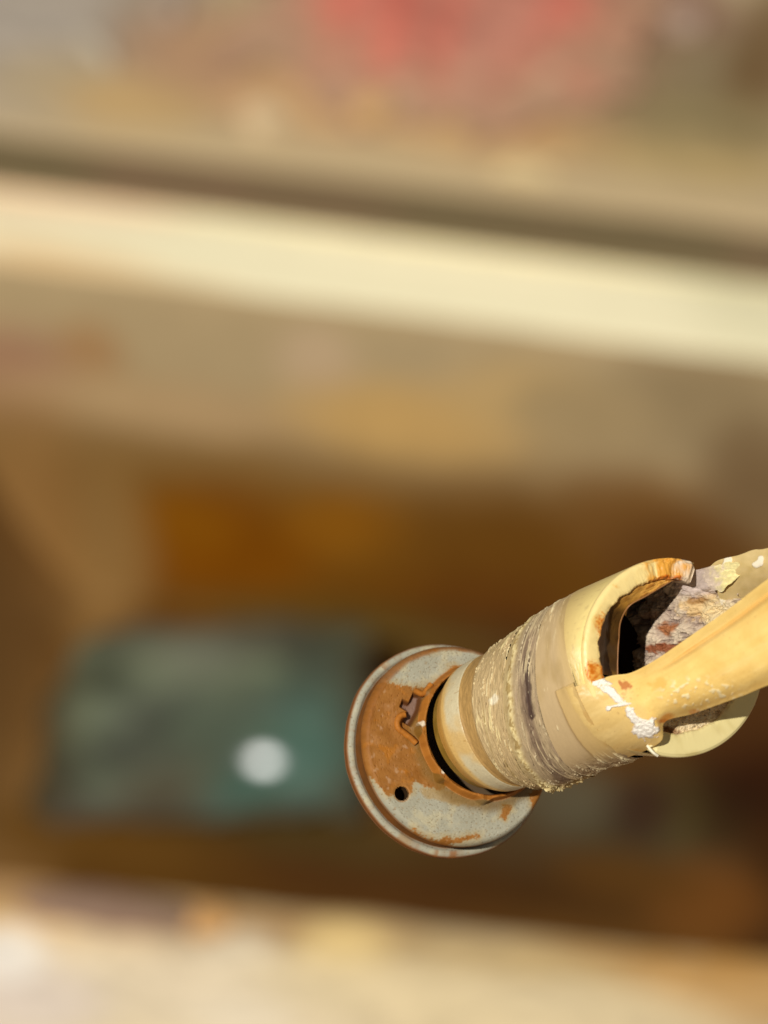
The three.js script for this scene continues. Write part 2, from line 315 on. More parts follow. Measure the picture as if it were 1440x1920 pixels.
section('inner_pipe', -4.6, -1.5, 24, (th, s, t) => ({ dr: 0.1 * fbm(t * 0.3, s * 0.5), c: mix(C(112, 84, 24), C(150, 118, 46), 0.5 + fbm(t * 0.12, s * 0.3, 2)) }), mPlastic);
section('collar_ring', -1.5, 9.4, 70, (th, s, t) => {
  const n = fbm(t * 0.05, s * 0.06, 2), pale = ss(2.6, 4.6, s + 1.0 * fbm(t * 0.15, s * 0.2, 3)) * (1 - 0.85 * ss(-0.02, 0.36, n + 0.12 * Math.sin(th * 2.2 + 1.2)));
  let c = mix(C(204, 166, 98), C(204, 190, 152), pale);
  c = mix(c, C(170, 120, 44), (1 - ss(0.4, 2.8, s)) * 0.75);
  c = mix(c, C(150, 104, 40), 0.5 * ss(0.25, 0.5, fbm(t * 0.5, s * 0.5, 7)));
  const k = 1 + 0.14 * fbm(t * 1.2, s * 1.2, 4, 3);
  return { dr: 0.15 * fbm(t * 0.2, s * 0.3, 5) + 0.06 * fbm(t * 1.5, s * 1.5, 6), c: c.map((q) => q * k) };
}, mPlastic, 'worn pale ring with orange stains');
{ // narrower neck that joins the pipe to the flange
  const a = V3(...onPipe(Math.PI, -4, -20)), b = a.clone().addScaledVector(V3(0.38, 0.22, 0.9).normalize(), -16);
  const g = new THREE.CylinderGeometry(0.0125, 0.0125, 0.018, 40); g.applyQuaternion(new THREE.Quaternion().setFromUnitVectors(V3(0, 1, 0), a.clone().sub(b).normalize()));
  const m = a.clone().add(b).multiplyScalar(0.0005); g.translate(m.x, m.y, m.z);
  add('neck', paint(g, () => C(92, 74, 40)), mPlastic, rootP);
}
// wavy lines that run round the pipe
const lines = (t, s, ft, fs, z) => ridge(t * ft + 0.25 * N(s * 0.2, t * 0.05, z), s * fs + 1.2 * N(t * 0.03, s * 0.08, z + 5), z, 2);
const chips = (t, s, z, a = 0.28, b = 0.36) => ss(a, b, fbm(t * 0.085, s * 0.75, z, 5) + 0.3 * fbm(t * 0.7, s * 1.3, z + 4, 2));
const cracks = (t, s, z) => ss(0.86, 0.97, ridge(t * 0.09 + 0.3 * N(s * 0.4, t * 0.1, z), s * 0.5, z, 2));
section('wrapped_sleeve', 9.4, 27.5, 190, (th, s, t) => {
  const L = lines(t, s, 0.045, 0.42, 1.3), L2 = lines(t, s, 0.08, 0.95, 8.1), g = ss(13.4, 15.5, s + 0.6 * fbm(t * 0.1, 1, 1)), lm = ss(-0.05, 0.3, fbm(t * 0.06, s * 0.16, 61)), lm2 = ss(0, 0.3, fbm(t * 0.09, s * 0.2, 67));
  let c = mix(C(172, 136, 80), C(190, 164, 118), g);
  c = mix(c, C(166, 140, 88), g * ss(0.1, 0.5, fbm(t * 0.07, s * 0.35, 9)));
  c = mix(c, C(230, 212, 154), g * ss(0.6, 0.86, L) * 0.75 * lm);
  c = mix(c, C(224, 206, 156), g * ss(0.68, 0.88, L2) * 0.6 * lm2);
  c = mix(c, C(136, 112, 68), g * ss(0.1, -0.25, L) * 0.7);
  const blob = Math.hypot((th + 0.36) * 30 / 2.2, (s - 23.5) / 2.2) + 0.6 * fbm(t * 0.5, s * 0.5, 3);
  c = mix(c, C(232, 220, 188), (1 - ss(0.5, 1.1, blob)) * 0.85);
  const ch = chips(t, s, 81, 0.25, 0.34) * g, cra = cracks(t, s, 83) * g; c = mix(c, C(230, 210, 160), ch * 0.75); c = mix(c, C(112, 86, 50), cra * 0.6);
  const k = 1 + 0.5 * fbm(t * 0.25, s * 2, 4, 4) + 0.14 * fbm(t * 2, s * 2.5, 14, 2);
  return { dr: g * (0.4 * ss(0.45, 0.95, L) * lm + 0.16 * ss(0.6, 0.9, L2) * lm2) + 0.5 * ch - 0.4 * cra + 0.35 * g * fbm(t * 0.2, s * 1.6, 84, 4) + 0.12 * fbm(t * 0.4, s * 0.8, 6), c: c.map((q) => q * k) };
}, mTape, 'olive tan sleeve wound with frayed fibres');
const bottom = (th) => ss(0.85, 1.25, th);     // lower side of the pipe
section('lime_ridge', 27.5, 33.6, 130, (th, s, t) => {
  const b = bottom(th) * (1 - ss(1.9, 2.3, th)), q = (s - 27.5) / 6.1, ed = 0.5 + 0.55 * fbm(t * 0.11, 5, 35, 4);
  const e = ss(0, 0.3, q) * (1 - ss(0.7, 1, q)), on = Math.exp(-(((q - ed) / (0.22 + 0.2 * b)) ** 2));
  const cl = fbm(t * 0.3, s * 0.35, 3, 5), cl2 = fbm(t * 0.8, s * 0.8, 13, 4);
  const big = ss(-0.2, 0.3, fbm(t * 0.07, s * 0.1, 31)), hgt = on * (0.3 + 0.8 * big * Math.max(0, cl + 0.15) + 0.35 * Math.max(0, cl2)) + b * (0.5 + 3.0 * Math.max(0, cl + 0.15) + 1.2 * Math.max(0, cl2 + 0.05));
  let c = mix(C(190, 166, 116), C(170, 148, 114), q);
  c = mix(c, mix(C(222, 200, 140), C(240, 222, 164), ss(-0.1, 0.3, cl2)), clamp(on * (0.5 + 0.7 * big) + b * 0.8));
  c = mix(c, C(150, 120, 66), ss(0.02, -0.25, cl + 0.6 * cl2) * 0.75 * clamp(on + b + 0.3));
  c = mix(c, C(230, 182, 92), ss(0.12, 0.35, fbm(t * 0.22, s * 0.3, 15)) * (0.75 * b + 0.15 * on));
  return { dr: e * hgt + 0.1 * cl2, c };
}, mCrust, 'crumbling yellow lime ridge round the pipe');
section('tape_band', 33.6, 44, 130, (th, s, t) => {
  const L = lines(t, s, 0.035, 0.5, 21.3), b = bottom(th);
  let c = mix(C(176, 154, 118), C(160, 136, 108), ss(0, 0.4, fbm(t * 0.06, s * 0.4, 19)));
  const ctr = 37.4 + 1.6 * Math.sin((th + 0.5) * 1.2) - 0.6 * b, band = Math.abs(s - ctr) + 0.9 * fbm(t * 0.08, s * 0.4, 23);
  c = mix(c, C(124, 102, 82), (1 - ss(0.9, 3.0, band)) * 0.85 * ss(-1.45, -1.0, th));
  const dk = Math.abs(s - 40 - 0.8 * N(t * 0.09, 3, 3)) + 1.1 * fbm(t * 0.3, s * 0.7, 25) + 6 * ss(0.36, 0.5, Math.abs(th + 0.33));
  c = mix(c, C(66, 46, 40), (1 - ss(0.6, 2.1, dk)) * 0.9);
  c = mix(c, C(230, 208, 160), ss(0.66, 0.86, L) * 0.6 * ss(0.2, 0.4, Math.abs(th + 0.1)));
  const ch = chips(t, s, 91, 0.26, 0.34), cra = cracks(t, s, 93); c = mix(c, mix(C(214, 190, 130), C(176, 146, 92), ss(0.1, -0.2, fbm(t * 0.34, s * 0.4, 33, 5))), ss(1.15, 1.4, th) * 0.85); c = mix(c, C(232, 214, 172), ch * 0.75); c = mix(c, C(92, 72, 58), cra * 0.55);
  const k = 1 + 0.5 * fbm(t * 0.25, s * 2, 27, 4) + 0.2 * fbm(t * 2, s * 2.4, 28, 2);
  return { dr: 0.3 * ss(0.45, 0.9, L) + 0.3 * ch - 0.25 * cra + 0.1 * fbm(t * 0.4, s, 6) + ss(1.15, 1.45, th) * 2.6 * Math.max(0, fbm(t * 0.34, s * 0.4, 33, 5) + 0.15) * (1 - ss(1.9, 2.3, th)), c: c.map((q) => q * k) };
}, mTape, 'grey purple stained tape band');

// mouth ring: plane of the open end
const RN = V3(0.385, 0.125, 0.914).normalize(), RF2 = V3(1, 0, 0).addScaledVector(RN, -RN.x).normalize(), RF1 = RN.clone().cross(RF2).normalize();
const RC = V3(...at(1262, 1233, 50)), RO = 36.6;
function ringPt(ph, r, h) { const c = Math.cos(ph) * r, s = Math.sin(ph) * r; return [RC.x + c * RF2.x + s * RF1.x + h * RN.x, RC.y + c * RF2.y + s * RF1.y + h * RN.y, RC.z + c * RF2.z + s * RF1.z + h * RN.z]; }
const PH0 = 206.4 * D2R;                           // ring angle that faces pipe angle 0
const deg = (ph) => ((ph / D2R) % 360 + 360) % 360;
const lowLip = (d) => ss(206, 218, d) * (1 - ss(248, 257, d));
const shellKeep = (d) => d > 75.5 && d < 348;
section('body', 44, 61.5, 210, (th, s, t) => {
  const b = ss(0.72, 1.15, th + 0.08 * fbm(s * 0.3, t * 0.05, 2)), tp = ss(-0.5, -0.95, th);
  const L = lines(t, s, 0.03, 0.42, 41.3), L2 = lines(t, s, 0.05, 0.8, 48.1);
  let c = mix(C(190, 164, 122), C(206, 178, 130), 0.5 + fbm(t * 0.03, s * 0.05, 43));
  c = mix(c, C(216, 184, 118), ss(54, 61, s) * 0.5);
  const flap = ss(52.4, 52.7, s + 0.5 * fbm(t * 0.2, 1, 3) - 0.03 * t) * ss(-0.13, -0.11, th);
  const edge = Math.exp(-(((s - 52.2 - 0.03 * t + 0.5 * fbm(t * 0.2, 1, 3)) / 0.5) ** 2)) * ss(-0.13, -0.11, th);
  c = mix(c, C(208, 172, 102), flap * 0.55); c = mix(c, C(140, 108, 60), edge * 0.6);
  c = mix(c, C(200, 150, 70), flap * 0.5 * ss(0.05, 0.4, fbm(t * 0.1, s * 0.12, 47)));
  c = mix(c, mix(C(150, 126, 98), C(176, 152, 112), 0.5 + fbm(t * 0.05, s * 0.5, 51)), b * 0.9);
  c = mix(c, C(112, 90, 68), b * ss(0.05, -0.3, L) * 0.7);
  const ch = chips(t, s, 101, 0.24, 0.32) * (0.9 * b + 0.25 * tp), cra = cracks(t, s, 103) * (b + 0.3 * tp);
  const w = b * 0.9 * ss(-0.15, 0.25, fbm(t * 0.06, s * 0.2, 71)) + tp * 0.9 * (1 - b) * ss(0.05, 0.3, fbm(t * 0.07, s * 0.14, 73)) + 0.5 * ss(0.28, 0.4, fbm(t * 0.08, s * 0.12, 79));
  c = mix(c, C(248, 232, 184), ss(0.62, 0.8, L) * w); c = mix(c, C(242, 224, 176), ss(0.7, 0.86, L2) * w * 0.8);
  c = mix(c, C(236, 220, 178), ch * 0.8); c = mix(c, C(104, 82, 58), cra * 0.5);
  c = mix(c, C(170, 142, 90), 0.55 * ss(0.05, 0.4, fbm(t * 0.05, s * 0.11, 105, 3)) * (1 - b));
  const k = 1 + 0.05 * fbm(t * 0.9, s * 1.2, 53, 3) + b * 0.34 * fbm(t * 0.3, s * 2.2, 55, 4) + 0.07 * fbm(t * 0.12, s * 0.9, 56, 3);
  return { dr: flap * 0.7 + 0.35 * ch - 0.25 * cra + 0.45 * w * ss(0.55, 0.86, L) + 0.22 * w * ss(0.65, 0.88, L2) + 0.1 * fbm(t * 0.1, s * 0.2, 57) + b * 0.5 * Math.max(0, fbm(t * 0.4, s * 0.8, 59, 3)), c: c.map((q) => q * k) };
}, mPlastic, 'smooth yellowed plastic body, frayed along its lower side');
// shoulder between body and mouth, then the lip
add('shoulder', sheet(60, 700, (u, v) => {
  const th = (v * 2 - 1) * Math.PI, ph = PH0 + th, a = onPipe(th, 61.5, 0.02), d = deg(ph), q = ringPt(ph, RO, -1 - 7 * lowLip(d));
  const pinch = 1.0 * Math.sin(u * Math.PI) * ss(274, 286, d) * (1 - ss(320, 345, d)), e = ss(0, 1, u);
  const n = 0.18 * fbm(th * 8, u * 4, 3);
  const p = [lerp(a[0], q[0], u), lerp(a[1], q[1], u), lerp(a[2], q[2], u) - n];
  const cx = RC.x - p[0], cy = RC.y - p[1], l = Math.hypot(cx, cy);
  p[0] += cx / l * pinch; p[1] += cy / l * pinch;
  let c = mix(C(208, 180, 116), C(238, 214, 138), u);
  c = mix(c, C(176, 148, 102), 0.35 * ss(0.1, 0.4, fbm(th * 20, u * 3, 5)));
  return [p, c];
}, (u, v) => shellKeep(deg(PH0 + (v * 2 - 1) * Math.PI))), mPlastic, rootP, 'pale yellow shoulder under the lip');
function lip(name, d0, d1, label) {
  return add(name, sheet(90, 420, (u, v) => {
    const d = lerp(d0, d1, v), ph = d * D2R, arch = d < 220, endT = Math.min(ss(d0, d0 + 4, d), 1 - ss(d1 - 4, d1, d));
    const wv = 1.5 * fbm(d * 0.09, 2, arch ? 3 : 9, 4) + (arch ? 0.5 : 0.1) * fbm(d * 0.5, 2, 7, 3), ri = (arch ? 29.0 : 28.2) + wv + (arch ? 1.2 * ss(120, 150, d) * (1 - ss(170, 190, d)) : -0.6);
    const prof = [[RO, -1.2], [RO, 0.4], [RO - 0.7, 1.2], [RO - 2, 1.6], [ri + 1.6, 1.2], [ri + 0.3, 0.5], [ri, -1.0], [ri + 0.4, -5], [ri + 1.2, -12]];
    const q = spline(prof, u), sink = -7 * lowLip(d);
    const inner = ss(0.42, 0.62, u), n = fbm(d * 0.16, u * 4, 5, 4);
    let c = C(244, 218, 146);
    c = mix(c, C(228, 196, 118), ss(0, 0.5, fbm(d * 0.06, u * 3, 4)));
    if (arch) {
      const top = ss(118, 96, d), sp = Math.exp(-(((d - 192) / 9) ** 2)), m2 = Math.exp(-(((d - 160) / 10) ** 2));
      c = mix(c, C(226, 160, 62), ss(0.2, 0.65, top * (0.65 + u * 0.5) + n * 0.9));
      c = mix(c, C(206, 104, 18), ss(0.55, 0.9, top * inner * 1.2 + n * 0.7 - 0.25 * Math.abs(u - 0.55)));
      c = mix(c, mix(C(206, 112, 24), C(236, 176, 84), ss(-0.25, 0.3, fbm(d * 0.5, u * 14, 21, 3))), ss(0.45, 0.95, 0.35 * fbm(d * 0.9, u * 22, 23, 2) + (sp * 1.2 + m2 * 1.0) * ss(0.2, 0.55, u + 0.25 * sp) + n * 0.7));
      c = mix(c, C(190, 140, 70), ss(0.5, 0.7, u) * 0.5);
      c = mix(c, C(226, 206, 176), ss(88, 80, d + 16 * n) * 0.9);
    } else {
      c = mix(C(226, 210, 148), C(206, 188, 124), ss(0.0, 0.4, fbm(d * 0.05, u * 2, 14)));
      c = mix(c, C(196, 170, 120), ss(0.5, 0.75, u + n * 0.3) * 0.7);
    }
    const rough = arch ? (0.9 * ss(122, 96, d) + 0.35 * inner + 0.12) : 0.3 * inner;
    return [ringPt(ph, q[0] + (1 - endT) * -1.5 * (1 - u), q[1] + sink + rough * 1.6 * n - (1 - endT) * 1.2), c];
  }), mPlastic, rootP, label);
}
lip('mouth_lip', 75, 222, 'thick pale yellow lip with orange rust round the upper mouth');
lip('mouth_lip', 254, 347, 'smooth pale cream lip of the lower bowl');

// recessed sleeve inside the mouth with a thin edge
const inEdge = [[1118, 1262], [1119, 1225], [1123, 1190], [1131, 1155], [1150, 1120], [1185, 1095], [1230, 1076], [1275, 1066], [1300, 1062]];
const septum = [[1158, 1270], [1158, 1235], [1160, 1200], [1164, 1164], [1180, 1136], [1212, 1117], [1244, 1098], [1270, 1083], [1290, 1074]];
const ringZ = (px, py) => 50 - (0.385 * (px - 1262) - 0.125 * (py - 1233)) * MM / 0.914, fall = (i) => lerp(13, 2.4, ss(1.6, 4.6, i));
const rec = surface([inEdge.map((p, i) => at(p[0], p[1], ringZ(...p) - 1.2)), inEdge.map((p, i) => at(lerp(p[0], septum[i][0], 0.35), lerp(p[1], septum[i][1], 0.35), ringZ(...p) - fall(i) * 0.8)), septum.map((p, i) => at(p[0], p[1], ringZ(...p) - fall(i)))]);
add('inner_sleeve', sheet(80, 260, (u, v) => {
  const p = rec(u, v), top = ss(0.5, 0.75, v + 0.1 * fbm(u * 4, v * 8, 2)), n = fbm(u * 6, v * 18, 4, 4);
  p[2] += n * (0.25 + 1.4 * top) + 0.5 * Math.sin(v * 46 + 2 * u) * (1 - ss(0.3, 0.5, v)) * 0.3;
  let c = mix(C(170, 122, 48), C(116, 78, 30), 0.5 + fbm(u * 3, v * 14, 6));
  c = mix(c, C(34, 18, 8), ss(0.26, 0.18, Math.abs(v - 0.24)) * 0.75);  // shade of the lip painted dark on the lower part
  c = mix(c, mix(C(214, 160, 74), C(170, 110, 40), ss(0, 0.3, n)), top);
  return [p, c];
}), mat({ roughness: 0.3, specularIntensity: 0.7 }), rootP, 'glossy olive brown inner sleeve');
{
  const crv = new THREE.CatmullRomCurve3(septum.map((p, i) => V3(...at(p[0], p[1], ringZ(...p) - fall(i) + 0.1)).multiplyScalar(0.001)));
  add('sleeve_edge', paint(new THREE.TubeGeometry(crv, 120, 0.0003, 8), () => C(150, 104, 60)), mPlastic, rootP);
}
// sheer side of the sleeve and the bore behind it, its shade painted near black
const drop = surface([septum.map((p, i) => at(p[0], p[1], ringZ(...p) - fall(i) - 0.3)), septum.map((p, i) => at(p[0] + 1, p[1] + 1, 20 - i)), septum.map((p, i) => at(p[0] - 6, p[1] + 4, -20))]);
const mBore = mat({ roughness: 0.8, specularIntensity: 0.2 });
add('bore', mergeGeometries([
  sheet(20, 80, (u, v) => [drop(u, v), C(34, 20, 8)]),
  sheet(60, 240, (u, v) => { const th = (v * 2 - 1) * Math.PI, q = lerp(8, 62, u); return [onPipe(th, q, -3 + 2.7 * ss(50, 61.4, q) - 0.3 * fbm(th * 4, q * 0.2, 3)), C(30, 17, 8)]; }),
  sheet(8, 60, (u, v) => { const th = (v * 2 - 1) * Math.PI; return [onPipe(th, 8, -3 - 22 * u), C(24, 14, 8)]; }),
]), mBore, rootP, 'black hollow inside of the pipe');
// crusted far wall
const crustGrid = surface([
  [at(1180, 1116, 2), at(1228, 1100, 22), at(1284, 1074, 36), at(1322, 1064, 41), at(1368, 1054, 46), at(1402, 1064, 50)],
  [at(1176, 1150, 4), at(1222, 1132, 16), at(1274, 1110, 27), at(1320, 1104, 33), at(1360, 1096, 41), at(1388, 1090, 47)],
  [at(1172, 1200, 2), at(1218, 1185, 13), at(1262, 1165, 22), at(1310, 1150, 29), at(1348, 1138, 37), at(1384, 1126, 45)],
  [at(1172, 1250, 1), at(1216, 1235, 11), at(1254, 1215, 18), at(1300, 1195, 25), at(1340, 1180, 35), at(1384, 1163, 43)],
  [at(1172, 1300, 1), at(1218, 1290, 10), at(1260, 1275, 16), at(1310, 1255, 21), at(1352, 1235, 31), at(1394, 1212, 41)],
]);
function blobW(p, px, py, rx, ry, n) { const q = at(px, py, 25), dx = (p[0] - q[0]) / (rx * MM), dy = (p[1] - q[1]) / (ry * MM); return 1 - ss(0.55, 1.15, Math.hypot(dx, dy) + n); }
add('scale_crust', sheet(300, 340, (u, v) => {
  const p = crustGrid(u, v), x = p[0], y = p[1];
  const big = fbm(x * 0.16, y * 0.2, 3, 4), rd = ridge(x * 0.13 + 0.5 * big, y * 0.15, 5.5, 4), fine = fbm(x * 0.9, y * 0.9, 8, 3), n = fbm(x * 0.35, y * 0.35, 2, 3) * 0.8;
  const smooth = blobW(p, 1305, 1085, 42, 34, n * 0.3);
  const h = (2.6 * big - 1.5 * ss(0.55, 0.95, rd) + 0.5 * fine) * (1 - smooth * 0.8) + smooth * 1.8;
  let c = mix(C(186, 164, 142), C(214, 194, 164), ss(-0.3, 0.35, big + fine * 0.5));
  c = mix(c, C(120, 98, 90), ss(0.45, 0.9, rd) * 0.75);
  c = mix(c, C(216, 180, 120), blobW(p, 1316, 1140, 42, 30, n) * 0.85);
  c = mix(c, C(150, 104, 48), blobW(p, 1310, 1125, 26, 8, n) * 0.8);
  c = mix(c, C(216, 196, 182), blobW(p, 1300, 1086, 44, 34, n * 0.6) * 0.95);
  c = mix(c, C(240, 226, 160), blobW(p, 1366, 1072, 40, 30, n * 0.7));
  c = mix(c, C(232, 214, 166), blobW(p, 1345, 1150, 36, 34, n) * 0.6);
  c = mix(c, C(160, 94, 44), blobW(p, 1252, 1180, 18, 14, n) * 0.9);
  c = mix(c, C(136, 68, 26), blobW(p, 1246, 1216, 36, 13, n * 1.2) * 0.92);
  c = mix(c, C(206, 170, 140), blobW(p, 1222, 1154, 16, 9, n) * 0.8);
  const k = 1 + 0.28 * fine;
  p[0] -= h * 0.75; p[1] -= h * 0.25; p[2] += h * 0.6;
  return [p, c.map((q) => q * k)];
}), mat({ roughness: 0.7, specularIntensity: 0.5 }), rootP, 'grey and rust brown mineral crust inside the mouth');
add('bowl_crust', (() => {
  const f = surface([
    [at(1218, 1318, 34), at(1290, 1300, 30), at(1350, 1280, 28), at(1402, 1255, 30), at(1440, 1235, 32)],
    [at(1228, 1346, 50), at(1290, 1340, 48), at(1345, 1328, 44), at(1394, 1304, 38), at(1424, 1274, 34)],
    [at(1238, 1380, 53), at(1290, 1384, 51), at(1340, 1379, 47), at(1386, 1358, 42), at(1416, 1322, 38)]]);
  return sheet(150, 300, (u, v) => {
    const p = f(u, v), n = fbm(p[0] * 0.4, p[1] * 0.5, 4, 4), sp = fbm(p[0] * 1.1, p[1] * 1.3, 9, 3);
    p[2] += 1.8 * n + 0.8 * sp; p[1] += 0.8 * n;
    let c = mix(C(222, 202, 160), C(176, 146, 104), ss(-0.1, 0.35, n + 0.5 * (0.5 - u)));
    c = mix(c, C(70, 48, 26), ss(0.16, 0.4, sp) * 0.8);
    c = mix(c, C(130, 80, 34), blobW(p, 1246, 1368, 20, 14, n * 0.8) * 0.9);
    c = mix(c, C(216, 128, 52), blobW(p, 1368, 1357, 18, 8, n * 0.8) * 0.9);
    c = mix(c, C(126, 78, 34), blobW(p, 1394, 1330, 8, 22, n * 0.8) * 0.8);
    return [p, c];
  });
})(), mCrust, rootP, 'pitted whitish crust in the lower bowl');
// far wall of the pipe running on to the right
add('far_wall', (() => {
  const f = surface([
    [at(1326, 1069, 40), at(1347, 1051, 45), at(1386, 1041, 54), at(1414, 1031, 60), at(1446, 1026, 66), at(1560, 985, 84), at(1690, 936, 104)],
    [at(1336, 1084, 43), at(1358, 1078, 47), at(1392, 1070, 55), at(1420, 1062, 61), at(1452, 1056, 67), at(1570, 1016, 86), at(1700, 968, 106)],
    [at(1346, 1112, 41), at(1372, 1108, 45), at(1402, 1104, 50), at(1432, 1098, 56), at(1462, 1090, 62), at(1580, 1052, 82), at(1710, 1006, 102)],
    [at(1360, 1168, 30), at(1390, 1160, 34), at(1420, 1150, 38), at(1450, 1140, 44), at(1480, 1130, 50), at(1600, 1092, 70), at(1730, 1048, 90)]]);
  const thick = (u, v) => {
    const back = v > 0.5, w = back ? 2 - 2 * v : 2 * v, p = f(w, u);
    const n = fbm(p[0] * 0.25, p[1] * 0.25, 3, 4);
    p[2] += back ? -3.2 : 0.5 * n; if (!back) p[1] += 0.4 * n;
    let c = mix(C(222, 196, 138), C(204, 178, 116), 0.5 + 1.2 * n);
    const chip = ss(0.30, 0.34, fbm(p[0] * 0.17 + 9, p[1] * 0.21, 6, 2)); c = mix(c, C(250, 240, 214), chip * 0.9);
    if (!back) p[2] += chip * 0.5;
    return [p, c];
  };
  return sheet(260, 160, thick);
})(), mPlastic, rootP, 'beige far wall with white chips');
// flake that lies over its inner end
add('scale_flake', sheet(60, 60, (u, v) => {
  const f = surface([[at(1322, 1066, 47), at(1358, 1056, 51), at(1384, 1054, 55)], [at(1322, 1088, 43), at(1362, 1078, 49), at(1397, 1070, 55)], [at(1338, 1108, 42), at(1352, 1110, 44), at(1366, 1096, 50)]]);
  const w = v > 0.5 ? 2 - 2 * v : 2 * v, p = f(w, u), n = fbm(p[0] * 0.5, p[1] * 0.5, 4, 3); p[2] += v > 0.5 ? -1.6 : 1.5 * n; p[1] += 1.2 * n; p[0] += 0.9 * fbm(p[1] * 0.6, v * 3, 9, 3);
  return [p, mix(C(240, 226, 160), C(218, 198, 176), ss(0.6, 0.05, u + n * 0.6)).map((q) => q * (1 + 0.25 * fbm(p[0] * 1.2, p[1] * 1.2, 7, 3)))];
}), mCrust, rootP, 'pale cream flake of scale');

// strap: the strip of front wall that is left, running out to the right
const rowP = (th0, th1, s, dr) => [0, 0.22, 0.5, 0.78, 1].map((v) => onPipe(lerp(th0, th1, v), s, dr));
const rowQ = (x0, y0, x1, y1, z, k = 1) => [[0, -7.5], [0.2, -2.2], [0.5, 1.6], [0.8, -0.6], [1, -8]].map(([v, dz]) => at(lerp(x0, x1, v) + (v > 0 && v < 1 ? 0 : 0), lerp(y0, y1, v), z + dz * k));
const strapF = surface([
  rowP(-0.16, 1.05, 54, -0.7), rowP(-0.08, 1.16, 60.5, 0.7),
  rowQ(1146, 1268, 1238, 1392, 70, 0.75), rowQ(1184, 1262, 1247, 1354, 73, 0.8), rowQ(1230, 1238, 1298, 1339, 78), rowQ(1290, 1197, 1346, 1322, 84),
  rowQ(1368, 1142, 1398, 1303, 93, 1.1), rowQ(1440, 1087, 1444, 1284, 101, 1.2), rowQ(1560, 1002, 1580, 1235, 117, 1.3), rowQ(1690, 912, 1715, 1186, 134, 1.4)]);
const chalk = (p) => { // white crumbling scale on the strap
  const n = fbm(p[0] * 0.35, p[1] * 0.35, 4, 4) * 0.9, f = (px, py, rx, ry, a) => { const q = at(px, py, 70), dx = p[0] - q[0], dy = p[1] - q[1], c = Math.cos(a), s = Math.sin(a); return Math.hypot((dx * c + dy * s) / (rx * MM), (-dx * s + dy * c) / (ry * MM)) + n; };
  return Math.max(1 - f(1116, 1275, 30, 11, -0.35), 1 - f(1146, 1298, 30, 9, -0.72), 1 - f(1212, 1366, 24, 21, -0.5), 1 - f(1186, 1342, 22, 9, -0.95), 1 - f(1165, 1322, 20, 3.5, 0.2), 1 - f(1142, 1329, 5, 5, 0));
};
add('strap', sheet(360, 240, (u, v) => {
  const back = v > 0.5, w = back ? 2 - 2 * v : 2 * v, p = strapF(u, w);
  const n = fbm(p[0] * 0.12, p[1] * 0.12, 3, 3), fine = fbm(p[0] * 0.8, p[1] * 0.8, 6, 3);
  let c = mix(C(236, 194, 108), C(250, 214, 130), 0.5 + n);
  c = mix(c, C(212, 180, 116), (1 - ss(0.12, 0.3, u)) * 0.75);
  c = mix(c, C(206, 150, 74), Math.exp(-(((w - 0.2) / 0.05) ** 2)) * ss(0.36, 0.5, u) * 0.5);  // brown shade in the crease painted along the groove
  c = mix(c, C(224, 150, 60), blobW(p, 1238, 1336, 20, 12, n) * 0.9); c = mix(c, C(206, 120, 40), blobW(p, 1234, 1343, 14, 7, n) * 0.9);
  c = mix(c, C(214, 140, 64), blobW(p, 1290, 1326, 10, 6, n) * 0.8); c = mix(c, C(190, 104, 54), blobW(p, 1162, 1282, 9, 15, 1.6 * fbm(p[0] * 0.4, p[1] * 0.4, 51, 3)) * 0.85);
  c = mix(c, C(232, 172, 76), blobW(p, 1222, 1274, 16, 12, 1.6 * fbm(p[0] * 0.3, p[1] * 0.3, 53, 3)) * 0.5); c = mix(c, C(232, 170, 72), blobW(p, 1430, 1130, 18, 12, n) * 0.5);
  const stk = fbm(u * 3, w * 9, 71, 4); c = mix(c, C(222, 172, 92), ss(0.02, 0.4, stk) * 0.25); c = mix(c, C(254, 226, 158), ss(-0.05, -0.4, stk) * 0.25); c = mix(c, C(170, 126, 74), ss(0.34, 0.46, fbm(p[0] * 0.9, p[1] * 0.9, 73, 3)) * 0.45);
  const zone = blobW(p, 1295, 1292, 80, 34, 0), chip = ss(0.10, 0.26, fbm(p[0] * 0.42, p[1] * 0.5, 17, 2)) * zone;
  c = mix(c, C(250, 234, 186), chip * 0.75);
  const k = 1 + 0.05 * fine;
  p[2] += back ? -4.5 : 0.5 * n + 0.12 * fine + chip * 0.3;
  if (!back && w > 0.02 && w < 0.98) p[2] -= 1.6 * Math.exp(-(((w - 0.21) / 0.035) ** 2)) * ss(0.4, 0.55, u);
  return [p, c.map((q) => q * k)];
}), mPlastic, rootP, 'bright yellow strip of wall crossing the mouth');
add('limescale_patch', sheet(420, 300, (u, v) => {
  const w = lerp(0.04, 0.52, u), p = strapF(w, v), m = chalk(p), f = fbm(p[0] * 0.9, p[1] * 0.9, 5, 4);
  p[2] += Math.min(0.9, 3.2 * Math.max(0, m)) * (1 + 0.9 * f) - 0.05;
  const k = 0.94 + 0.2 * f; return [p, mix(C(250, 242, 226), C(232, 206, 168), ss(0.25, 0.0, m)).map((q) => q * k)];
}, (u, v) => chalk(strapF(lerp(0.04, 0.52, u), v)) > 0.015), mCrust, rootP, 'white crumbling limescale where the strip meets the body');
